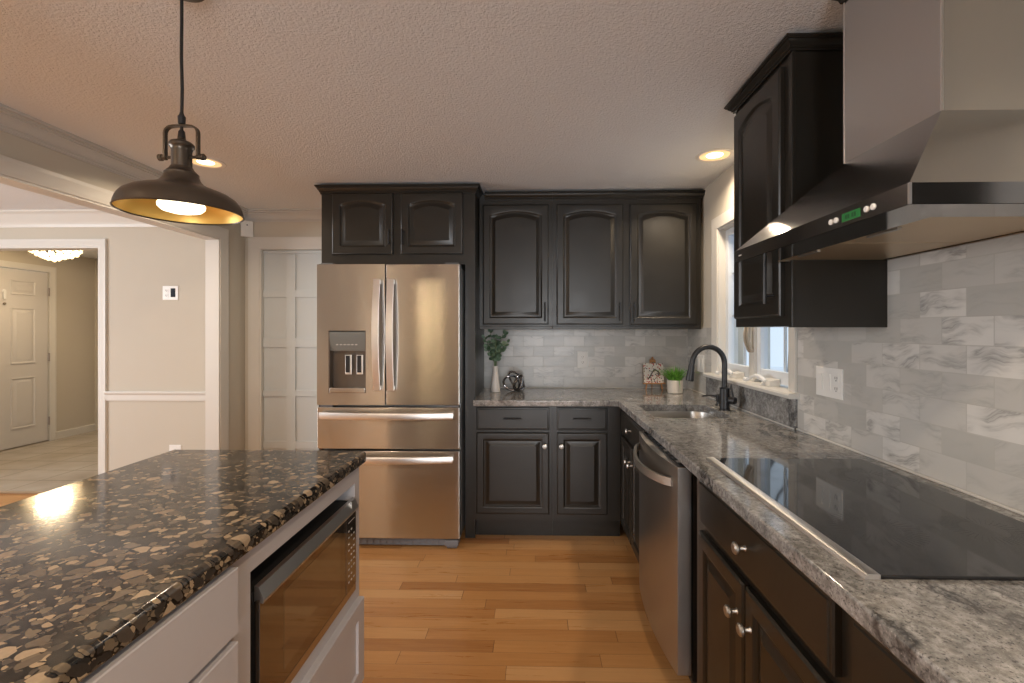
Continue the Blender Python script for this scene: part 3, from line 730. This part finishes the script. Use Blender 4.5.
# faucet
FX, FYY = 1.045, 2.645
fa = thing('faucet', (FX, FYY, .914), 'matte black gooseneck kitchen faucet with side lever behind the sink', 'faucet')
MB().lathe([(.030, 0), (.030, .004), (.026, .006), (.026, .118), (.022, .124), (.016, .126)], (FX, FYY, .9145), seg=28).build('base', 'black', fa)
pts = [(FX, FYY, 1.02), (FX, FYY, 1.17)]; R_ = .088
for k in range(1, 17):
    a = PI*k/17; pts.append((FX-R_+R_*math.cos(a), FYY+.0*a, 1.17+R_*1.05*math.sin(a)))
pts.append((FX-2*R_-.004, FYY, 1.155))
MB().tube(pts, .0145, 14).build('spout', 'black', fa)
MB().lathe([(.016, 0), (.0175, .01), (.0175, .035), (.020, .04), (.022, .088), (.018, .092)], (FX-2*R_-.003, FYY, 1.165), (-.14, 0, -1), 20).build('spray_head', 'black', fa)
b = MB(); b.lathe([(.018, 0), (.020, .01), (.020, .034), (.017, .038)], (FX+.018, FYY-.018, .972), (.55, -.8, 0), 20)
b.tube([(FX+.032, FYY-.036, .99), (FX+.028, FYY-.030, 1.02), (FX+.024, FYY-.026, 1.055)], [.006, .0055, .005], 8); b.build('lever', 'black', fa)
so = thing('soap_dispenser', (1.075, 2.80, .914), 'small black soap dispenser pump next to the gooseneck faucet', 'soap dispenser')
MB().lathe([(.022, 0), (.022, .004), (.016, .010), (.014, .022), (.019, .030), (.019, .062), (.016, .066)], (1.075, 2.80, .9145), seg=20).build('pump_body', 'black', so)
MB().tube([(1.075, 2.80, .968), (1.03, 2.80, .974), (.985, 2.80, .972), (.975, 2.80, .966)], [.006, .005, .0045, .004], 8).build('nozzle', 'black', so)

# ------------------------------------------------------------------ cooktop
cp = thing('cooktop', (.84, 1.24, .914), 'black glass electric cooktop with a steel front strip, set on the granite counter', 'cooktop')
MB().box(.604, 1.095, .848, 1.620, .9145, .9215, bev=.002).build('glass_top', 'cooktop', cp)
MB().loops([[(x, y, z) for x, z in ((.578, .9145), (.580, .921), (.584, .9235), (.600, .9245), (.605, .923), (.605, .9145))] for y in (.846, 1.622)]).build('front_strip', 'steel_bright', cp)
for x, y, r in ((.74, 1.05, .09), (.74, 1.42, .075), (.97, 1.05, .075), (.97, 1.42, .09)):
    b = MB(); n = 40
    for k in range(n):
        a = 2*PI*k/n; c_, s_ = math.cos(a), math.sin(a); wv = .0006
        p = [(x+c_*r*.55-s_*wv, y+s_*r*.55+c_*wv, .92165), (x+c_*r-s_*wv, y+s_*r+c_*wv, .92165), (x+c_*r+s_*wv, y+s_*r-c_*wv, .92165), (x+c_*r*.55+s_*wv, y+s_*r*.55-c_*wv, .92165)]
        b.poly(p)
    b.build('burner_marking', 'burner', cp, flip=False)

# ------------------------------------------------------------------ range hood
hd = thing('range_hood', (.95, 1.25, 1.58), 'stainless steel chimney range hood with green display, mounted above the cooktop', 'range hood')
HX, h0, h1, hz0, hz1 = .68, .879, 1.634, 1.581, 1.620
cxx, c0, c1, cz = .89, 1.061, 1.391, 1.832
W_ = XR-.0085
def rect(x, y0, y1, z): return [(x, y0, z), (W_, y0, z), (W_, y1, z), (x, y1, z)]
MB().loops([rect(HX, h0, h1, hz0), rect(HX, h0, h1, hz1), rect(cxx-.002, c0-.002, c1+.002, cz)], cap0=False, cap1=False).build('canopy', 'steel_hood', hd)
MB().loops([rect(cxx, c0, c1, cz-.01), rect(cxx, c0, c1, CZ-.001)], cap0=False, cap1=False).build('chimney', 'steel_hood', hd)
for y0, y1 in ((c0-.0012, c0+.003), (c1-.003, c1+.0012)): MB().box(cxx-.0012, cxx+.003, y0, y1, cz, 2.295).build('chimney_edge_highlight', 'steel_bright', hd)  # bright strips stand in for the highlight along the chimney corners
b = MB(); b.box(HX-.001, HX+.0035, h0-.001, h0+.0035, hz0, hz1); b.build('canopy_edge_highlight', 'steel_bright', hd)  # bright strip in place of a highlight on the lip's near edge
b = MB(); a = (.800, 1.145, 1.000, 1.590)   # underside border
xs = [HX+.002, a[0], a[1], W_]; ys = [h0+.002, a[2]-.02, a[3], h1-.002]
for i in range(3):
    for j in range(3):
        if i == 1 and j == 1: continue
        b.box(xs[i], xs[i+1], ys[j], ys[j+1], hz0-.0005, hz0+.002)
b.build('underside', 'steel_mirror', hd)
for y0, y1 in ((.984, 1.284), (1.288, 1.588)):
    fl = MB().box(a[0]+.003, a[1]-.003, y0, y1, hz0+.003, hz0+.010, bev=.002).build('grease_filter', 'filter', hd)
    b = MB(); b.box(a[0]+.012, a[0]+.022, (y0+y1)/2-.05, (y0+y1)/2+.05, hz0-.003, hz0+.003); b.build('filter_pull', 'nickel', fl)
MB().sweep([(0, 2.296), (.006, 2.296), (.010, 2.308), (.022, 2.320), (.024, 2.3292), (0, 2.3292)], [(W_, c0-.0005), (cxx-.0005, c0-.0005), (cxx-.0005, c1+.0005), (W_, c1+.0005)], 1).build('chimney_collar', 'cab', hd)
MB().box(HX-.0012, HX+.002, 1.010, 1.068, 1.590, 1.608).build('display', 'display', hd)
b = MB()
for k, y in enumerate((1.022, 1.030, 1.043, 1.051)): b.box(HX-.0018, HX-.001, y, y+.005, 1.5945, 1.6035)
b.build('display_segments', 'lcd_dark', hd)
for y in (1.108, 1.090, .991, .972): MB().lathe([(.0065, 0), (.0065, .002), (.005, .0035)], (HX+.0005, y, 1.600), (-1, 0, 0), 16).build('button', 'plate', hd)
MB().box(HX-.001, HX+.001, 1.583, 1.602, 1.5985, 1.6030, bev=.0003).build('logo', 'mark', hd)

# ------------------------------------------------------------------ island
IX = -.635
isl = thing('kitchen_island', (-.96, .7, 0), 'light grey painted kitchen island cabinet with drawers and a built in microwave', 'island')
b = MB(); L, y0, y1 = -1.29, -.42, 1.70
b.box(L, IX, y0, 1.045, .10, .8745); b.box(L, IX, 1.045, 1.66, .10, .435); b.box(L, IX, 1.045, 1.66, .812, .8745); b.box(L, IX, 1.66, y1, .10, .8745); b.box(L, -1.12, 1.045, 1.66, .435, .812)
b.build('carcass', 'island', isl)
box(L+.05, IX-.06, y0+.05, y1-.03, 0, .10).build('toe_kick', 'island', isl)
f = fisle(IX)
shaker_front('drawer', isl, f, 1.035, 1.692, .103, .398, t=.022)
slab = MB().loops([[f(u, v, w_) for u, v in contour(.30, .968, .726, .862, i, 0, 2)] for i, w_ in ((0, 0), (0, .020), (.002, .022))]).build('drawer', 'island', isl)
shaker_front('drawer', isl, f, .30, .968, .42, .708, t=.022)
shaker_front('drawer', isl, f, .30, .968, .113, .405, t=.022)
shaker_front('door', isl, f, -.36, .285, .113, .862, t=.022)
# pebble granite top with an eased, stepped edge
def ic(d, z): return [(x, y, z) for x, y in rrect(-1.335+d, -.612-d, -.46+d, 1.725-d, max(.006, .022-d), 4)]
it = MB().loops([ic(.008, .8750), ic(.002, .8765), ic(0, .880), ic(0, .904), ic(.0015, .9085), ic(.005, .912), ic(.010, .914)]).build('island_countertop', 'pebble')
tag(it, 'polished dark granite island top full of beige and brown pebbles, on the grey island', 'countertop')
# microwave
mw = thing('microwave', (-.85, 1.36, .44), 'built in black glass microwave with steel handle bar in the side of the island', 'microwave')
my0, my1 = 1.062, 1.652
box(-1.10, IX-.008, my0, my1, .442, .755).build('body', 'void', mw)
mdr = MB().box(IX-.004, IX+.008, my0+.006, 1.562, .472, .735, bev=.002).build('door', 'microglass', mw)
MB().box(IX+.0075, IX+.0084, my0+.11, 1.515, .505, .700).build('door_window', 'microwin', mdr)
MB().loops([[(x, y, z) for x, z in ((IX-.006, .732), (IX+.014, .727), (IX+.017, .735), (IX+.004, .764), (IX-.006, .767))] for y in (my0+.008, my1)]).build('handle', 'steel_dw', mw)
MB().box(IX-.004, IX+.007, my0, my1, .444, .4705, bev=.002).build('lower_trim', 'steel', mw)
cpn = MB().box(IX-.004, IX+.008, 1.564, my1-.002, .472, .735, bev=.001).build('control_panel', 'microglass', mw)
b = MB()
for r_ in range(9):
    for c_ in range(3):
        if (r_*3+c_) % 7 == 5: continue
        yy = 1.582+c_*.022; z = .50+r_*.0215
        b.box(IX+.0078, IX+.0086, yy, yy+.009, z, z+.005)
b.box(IX+.0078, IX+.0086, 1.582, 1.635, .702, .704)
b.build('keypad', 'mark', cpn)
MB().box(IX-.004, IX+.0125, 1.600, 1.603, .738, .7665).build('handle_seam', 'nickel', mw)

# ------------------------------------------------------------------ pendant
PX, PY = -.993, 1.312
pn = thing('pendant_lamp', (PX, PY, 1.68), 'bronze dome pendant lamp with gold inside, hanging on a cord above the island', 'pendant lamp')
prof = [(.150, 0), (.153, .002), (.151, .006), (.1485, .018), (.1435, .032), (.134, .045), (.118, .056), (.096, .065), (.073, .073), (.055, .083), (.046, .094), (.0415, .106), (.042, .111), (.037, .116), (.031, .122), (.027, .130)]
O = (PX, PY, 1.680)
MB().lathe(prof, O, seg=56, caps=False).build('shade', 'bronze', pn)
MB().lathe([(r-.0025, max(h-.0015, .001)) for r, h in prof[2:]]+[(.010, .124)], O, seg=56, caps=False).build('shade_lining', 'gold', pn)
MB().lathe([(.001, .215), (.008, .214), (.012, .206), (.026, .200), (.031, .194), (.031, .188), (.027, .183), (.025, .176), (.025, .130), (.029, .124), (.036, .118)], O, seg=32, caps=False).build('socket_cap', 'bronze', pn)
b = MB(); pts = [(PX-.047, PY, 1.835), (PX-.047, PY, 1.905)]
for k in range(1, 6): a = PI/2*k/6; pts.append((PX-.047+.02*(1-math.cos(a)), PY, 1.905+.02*math.sin(a)))
pts += [(PX-.02, PY, 1.926), (PX+.02, PY, 1.926)]
for k in range(1, 6): a = PI/2*k/6; pts.append((PX+.027+.02*math.sin(a), PY, 1.905+.02*math.cos(a)))
pts += [(PX+.047, PY, 1.905), (PX+.047, PY, 1.835)]
b.tube(pts, 0, sec=[(-.0025, -.006), (.0025, -.006), (.0025, .006), (-.0025, .006)], up=(0, 1, 0) if False else None)
b.build('yoke', 'bronze', pn)
for sgn in (-1, 1):
    MB().lathe([(.004, 0), (.004, .018), (.0075, .020), (.0075, .030), (.0095, .032), (.0095, .040), (.005, .044)], (PX+sgn*.024, PY, 1.838), (sgn, 0, 0), 14).build('thumb_screw', 'bronze', pn)
MB().lathe([(.010, 0), (.008, .018), (.004, .024), (.004, .036), (.009, .040), (.010, .060), (.006, .066), (.004, .075)], (PX, PY, 1.892), seg=16).build('strain_relief', 'black', pn)
MB().tube([(PX, PY, 1.955), (PX+.0015, PY, 2.03), (PX-.001, PY, 2.12), (PX, PY, 2.22), (PX, PY, CZ-.02)], .0042, 10).build('cord', 'black', pn)
MB().lathe([(.001, 0), (.05, 0), (.058, -.008), (.056, -.018), (.010, -.026), (.004, -.03)], (PX, PY, CZ-.0005), seg=32).build('ceiling_canopy', 'bronze', pn)
MB().lathe([(.001, .002), (.030, .003), (.048, .008), (.056, .016), (.057, .024), (.050, .038), (.036, .055), (.022, .085), (.016, .118)], O, seg=32).build('bulb', 'bulb', pn)

# ------------------------------------------------------------------ breakfast lamp behind the camera, mirrored in the refrigerator doors
BX, BYY = -1.62, -1.4
bl = thing('breakfast_lamp', (BX, BYY, 1.7), 'three bulb bronze hanging lamp mirrored as warm streaks in the refrigerator doors', 'hanging lamp')
b = MB(); b.tube([(BX, BYY, CZ), (BX, BYY, 1.78)], .005, 8); b.lathe([(.001, 0), (.05, 0), (.05, -.02), (.004, -.03)], (BX, BYY, CZ-.0005), seg=20); b.build('stem', 'bronze', bl)
for k in range(3):
    a = 2*PI*k/3+.2; q = Vector((BX+.15*math.cos(a), BYY+.15*math.sin(a), 1.76))
    MB().tube([(BX, BYY, 1.80), ((BX+q.x)/2, (BYY+q.y)/2, 1.83), tuple(q+Vector((0, 0, .01)))], .006, 8).build('arm', 'bronze', bl)
    MB().lathe([(.001, 0), (.02, .004), (.034, .02), (.036, .036), (.026, .056), (.012, .075), (.012, .09)], q-Vector((0, 0, .09)), seg=16).build('bulb', 'bulb_hot', bl)
# ------------------------------------------------------------------ chandelier in the foyer
CX, CY = -5.13, 4.95
ch = thing('chandelier', (CX, CY, CZ), 'flush crystal chandelier glowing warm on the foyer ceiling, seen through the doorway', 'chandelier')
MB().lathe([(.001, 0), (.16, 0), (.165, -.012), (.15, -.02), (.001, -.02)], (CX, CY, CZ-.0005), seg=32).build('ceiling_plate', 'nickel', ch)
M['crystal'] = mat('crystal', (.95, .9, .8), .08, 0, .8, Emission_Color=(1, .72, .36, 1), Emission_Strength=2.6)
proto = None; n_ = 0
for ring, (r, z, cnt) in enumerate(((.215, 2.240, 22), (.208, 2.212, 20), (.18, 2.185, 17), (.135, 2.158, 13), (.09, 2.136, 9), (.045, 2.120, 5), (.0, 2.108, 1))):
    for k in range(cnt):
        a = 2*PI*k/cnt+ring*.3; p = Vector((CX+r*math.cos(a), CY+r*math.sin(a), z+random.uniform(-.008, .008)))
        if proto is None:
            proto = MB().lathe([(.001, -.020), (.016, -.010), (.019, .0), (.014, .012), (.001, .020)], (CX, CY, CZ), seg=6, caps=False).build('crystal', 'crystal', ch, smooth=False)
            o = proto
        else:
            o = proto.copy(); SC.collection.objects.link(o); o.parent = ch
        o.location = p-Vector((CX, CY, CZ))
l = bpy.data.lights.new('chandelier_light', 'AREA'); l.shape = 'DISK'; l.size = .28; l.energy = 26; l.color = (1, .76, .48)
o = bpy.data.objects.new('chandelier_light', l); SC.collection.objects.link(o); o.parent = ch; o.location = (0, 0, -.03)

# ------------------------------------------------------------------ plates, outlets, sensor
def outlet_holes(parent, f, u, v, w0):
    for dv in (-.02, .02):
        b = MB(); b.loops([[f(u+x, v+dv+z, w0+w_) for x, z in rrect(-.016, .016, -.013, .013, .006, 3)] for w_ in (0, .002)]); s_ = b.build('socket', 'plate', parent)
        b = MB()
        for du in (-.006, .006):
            b.loops([[f(u+du+x, v+dv+.002+z, w0+w_) for x, z in ((-.0012, -.005), (.0012, -.005), (.0012, .005), (-.0012, .005))] for w_ in (.0015, .0024)])
        b.loops([[f(u+.0025*math.cos(q*PI/4), v+dv-.008+.0025*math.sin(q*PI/4), w0+w_) for q in range(8)] for w_ in (.0015, .0024)])
        b.build('slot', 'void', s_)
def plate(name, f, u0, u1, v0, v1, label, cat, org, holes=(), rockers=()):
    t_ = thing(name, org, label, cat)
    MB().loops([[f(u, v, w_) for u, v in contour(u0, u1, v0, v1, i, 0, 2)] for i, w_ in ((0, .0005), (0, .004), (.004, .006))]).build('cover_plate', 'plate', t_)
    for u, v in holes: outlet_holes(t_, f, u, v, .006)
    for u, v in rockers:
        MB().loops([[f(u+x, v+z, w_+(.003 if z > 0 and w_ > .005 else 0)) for x, z in ((-.016, -.033), (.016, -.033), (.016, .033), (-.016, .033))] for w_ in (.004, .0075)]).build('rocker_switch', 'plate', t_)
    return t_
fR = fright(XR-.008); fB = fback(YB-.008)
plate('wall_switch', fR, 1.811, 1.977, 1.090, 1.206, 'white three gang plate with two rocker switches and an outlet on marble tile', 'switch', (XR, 1.894, 1.09), holes=[(1.842, 1.148)], rockers=[(1.945, 1.148), (1.894, 1.148)])
plate('wall_outlet', fB, .322, .405, 1.068, 1.196, 'white wall outlet in the marble backsplash under the back wall cabinets', 'outlet', (.363, YB, 1.068), holes=[(.363, 1.132)])
plate('wall_switch', fright(XR-.008), 3.275, 3.40, 1.065, 1.185, 'white switch plate on the tile strip beside the window, behind the faucet', 'switch', (XR, 3.33, 1.065), rockers=[(3.37, 1.125), (3.31, 1.125)])
th = plate('thermostat', fback(YP), -3.055, -2.925, 1.605, 1.720, 'white thermostat plate with dark display on the dining room wall', 'thermostat', (-2.99, YP, 1.605), holes=[(-3.022, 1.662)])
MB().box(-2.985, -2.948, YP-.009, YP-.005, 1.628, 1.700, bev=.001).build('display', 'bluelcd', th)
plate('wall_outlet', fback(YP), -3.00, -2.90, .30, .415, 'low white outlet on the dining room wall just behind the island', 'outlet', (-2.95, YP, .30), holes=[(-2.95, .357)])
ms = thing('motion_sensor', (-2.33, 3.78, 2.11), 'small white motion sensor box in the wall corner beneath the crown moulding', 'sensor')
b = MB(); b.loops([[(x, y, z) for x, y in ((-2.369, 3.74), (-2.275, 3.829), (-2.369, 3.829))] if False else [(x, y, z) for x, y in ((-2.369, 3.765), (-2.350, 3.745), (-2.290, 3.805), (-2.300, 3.829), (-2.369, 3.829))] for z in (2.112, 2.238)]); b.build('housing', 'plate', ms)
MB().lathe([(.006, 0), (.006, .002), (.003, .003)], (-2.320, 3.775, 2.205), (.7, -.7, 0), 12).build('indicator', 'rubber', ms)

# ------------------------------------------------------------------ decor on the counter
vx, vy = -.284, 3.39
va = tag(MB().lathe([(.001, 0), (.034, 0), (.036, .004), (.030, .06), (.021, .13), (.0175, .165), (.0185, .186), (.0165, .186), (.015, .165), (.018, .12), (.001, .05)], (vx, vy, .9145), seg=32, caps=False).build('vase', 'ceramic'), 'slender white tapered vase holding leafy sprigs on the counter by the refrigerator', 'vase')
eu = thing('eucalyptus_sprig', (vx, vy, 1.09), 'bunch of green eucalyptus sprigs standing in the white tapered vase', 'plant')
stems = MB(); lv = MB(); random.seed(5)
def leaf(b, p, d, nrm, L, W):
    d = Vector(d).normalized(); s_ = d.cross(Vector(nrm)).normalized(); up = s_.cross(d)
    outl = [(0, 0), (.2, .35), (.5, .5), (.8, .38), (1, 0), (.8, -.38), (.5, -.5), (.2, -.35)]
    vs = [p + d*L*a + s_*W*c + up*(.12*L*math.sin(a*PI) - abs(c)*.15*L) for a, c in outl]
    vs2 = [v - up*.0006 for v in vs]
    b.loops([vs2, vs])
for (dx, dy, h) in ((-.075, -.02, .20), (-.04, .03, .24), (.01, -.03, .20), (.055, .02, .235), (.085, -.03, .17), (-.01, .05, .16), (.03, .0, .13), (-.06, -.04, .13)):
    pts = []
    for k in range(9):
        s_ = k/8; pts.append(Vector((vx+dx*s_**1.6, vy+dy*s_**1.5, 1.03+.068*min(1, s_*3)+h*s_)))
    stems.tube(pts, [.002]*6+[.0015]*3, 6)
    for k in range(3, 9):
        for sg in ((-1, 1) if k % 2 else (random.choice((-1, 1)),)):
            a = random.uniform(-.8, .8)
            d = Vector((sg*math.cos(a), math.sin(a)*sg, random.uniform(-.1, .6)))
            leaf(lv, pts[k], d, (random.uniform(-.6, .6), -.8, random.uniform(.1, .9)), random.uniform(.030, .044), random.uniform(.024, .036))
    leaf(lv, pts[-1], (dx, dy, .1), (0, -1, .3), .032, .022)
stems.build('stem', 'stemgreen', eu); lv.build('leaves', 'euca', eu)
# knot
kx, ky = -.145, 3.43
def ring(c, rx, rz, yaw, tilt, wob=.0, ph=0):
    out = []
    for k in range(72):
        a = 2*PI*k/72; p = Vector((rx*math.cos(a), wob*math.sin(2*a+ph), rz*math.sin(a)))
        p = Matrix.Rotation(yaw, 3, 'Z') @ Matrix.Rotation(tilt, 3, 'Y') @ p
        out.append(p+Vector(c))
    return out
b = MB(); R3 = [ring((kx-.022, ky, 1.0), .062, .050, .35, .5, .016), ring((kx+.004, ky, 1.0), .040, .072, -.5, -.5, .018, 1), ring((kx+.030, ky+.005, 1.0), .052, .046, .9, -.9, .014, 2), ring((kx+.026, ky-.005, 1.0), .026, .058, .1, .25, .012)]
for q in R3:
    zmin = min(p.z for p in q)
    b.tube([p-Vector((0, 0, zmin-.9225)) for p in q], .0078, 10, closed=True)
tag(b.build('knot_sculpture', 'chrome'), 'dark metal knot sculpture of looping tubes on the counter next to the vase', 'sculpture')
# easel and plaque
ex, ey = .885, 3.585
es_ = thing('tabletop_easel', (ex, ey, .914), 'small wooden tabletop easel in the back corner of the counter', 'easel')
for x0, x1, y0_, y1_ in ((ex-.062, ex-.012, ey-.035, ey+.02), (ex+.062, ex+.012, ey-.035, ey+.02)):
    MB().tube([(x0, y0_, .9155), (x1, y1_, .9155+.222)], 0, sec=[(-.004, -.005), (.004, -.005), (.004, .005), (-.004, .005)]).build('leg', 'wood_easel', es_)
MB().tube([(ex, ey+.036, .9155), (ex, ey+.022, 1.13)], 0, sec=[(-.003, -.005), (.003, -.005), (.003, .005), (-.003, .005)]).build('leg', 'wood_easel', es_)
MB().box(ex-.080, ex+.080, ey-.044, ey-.012, .956, .964, bev=.001).build('ledge', 'wood_easel', es_)
b = MB().box(ex-.022, ex+.022, ey+.008, ey+.02, 1.115, 1.135, bev=.003); b.lathe([(.006, 0), (.010, .006), (.009, .014), (.003, .022)], (ex, ey+.014, 1.134), seg=12); b.build('top_block', 'wood_easel', es_)
b = MB().box(-.074, .074, -.003, .003, 0, .146, bev=.001); pq = b.build('painted_plaque', 'plaque', org=(0, 0, 0))
pq.location = (ex, ey-.030, .9645); pq.rotation_euler = (math.radians(-11), 0, 0)
tag(pq, 'square cream plaque with red and dark ornament propped on the small easel', 'plaque')
b = MB(); pts = []
for k in range(26):
    s_ = k/25; pts.append((-.045+.09*s_, -.0045, .060+.03*math.sin(s_*5.2-1.6)*(1-.3*s_)+.02*s_))
b.tube(pts, .0042, 6); sw = b.build('brush_swirl', 'bronze', org=(0, 0, 0)); sw.parent = pq
# potted grass
px_, py_ = .984, 3.365
pt = thing('potted_grass', (px_, py_, .914), 'green grassy plant in a cream cylinder pot in front of the tile corner', 'potted plant')
MB().lathe([(.001, 0), (.048, 0), (.052, .004), (.054, .088), (.052, .091), (.049, .088), (.046, .075), (.001, .072)], (px_, py_, .9145), seg=32, caps=False).build('pot', 'pot', pt)
b = MB(); random.seed(11)
def blade(b, p, a, L, lean, wd=.0026, droop=.5):
    pts = []
    for k in range(6):
        s_ = k/5; r = L*lean*s_**1.3; z = L*(s_-droop*lean*s_**2.4)
        pts.append(Vector((p[0]+math.cos(a)*r, p[1]+math.sin(a)*r, p[2]+z)))
    n = Vector((-math.sin(a), math.cos(a), 0)); L1 = []
    for k, q in enumerate(pts):
        ww = wd*(1-(k/5)**2)+.0003; L1.append([q-n*ww, q-n*.0+Vector((0, 0, -.0008)), q+n*ww, q+Vector((0, 0, .0006))])
    b.loops(L1)
for k in range(230):
    a = random.uniform(0, 2*PI); r = .04*math.sqrt(random.random())
    blade(b, (px_+r*math.cos(a), py_+r*math.sin(a), .985), a+random.uniform(-.6, .6), random.uniform(.08, .135), random.uniform(.1, .75))
blade(b, (px_-.03, py_-.03, 1.0), PI+.2, .16, 1.0, .003, .55); blade(b, (px_-.02, py_-.04, 1.0), PI+.4, .14, 1.1, .003, .7); blade(b, (px_+.03, py_-.02, 1.0), -.1, .14, 1.0, .003, .6)
blade(b, (px_+.01, py_-.046, 1.005), -PI/2, .06, .75, .0032, 2.9)
b.build('grass_blades', 'grass', pt)
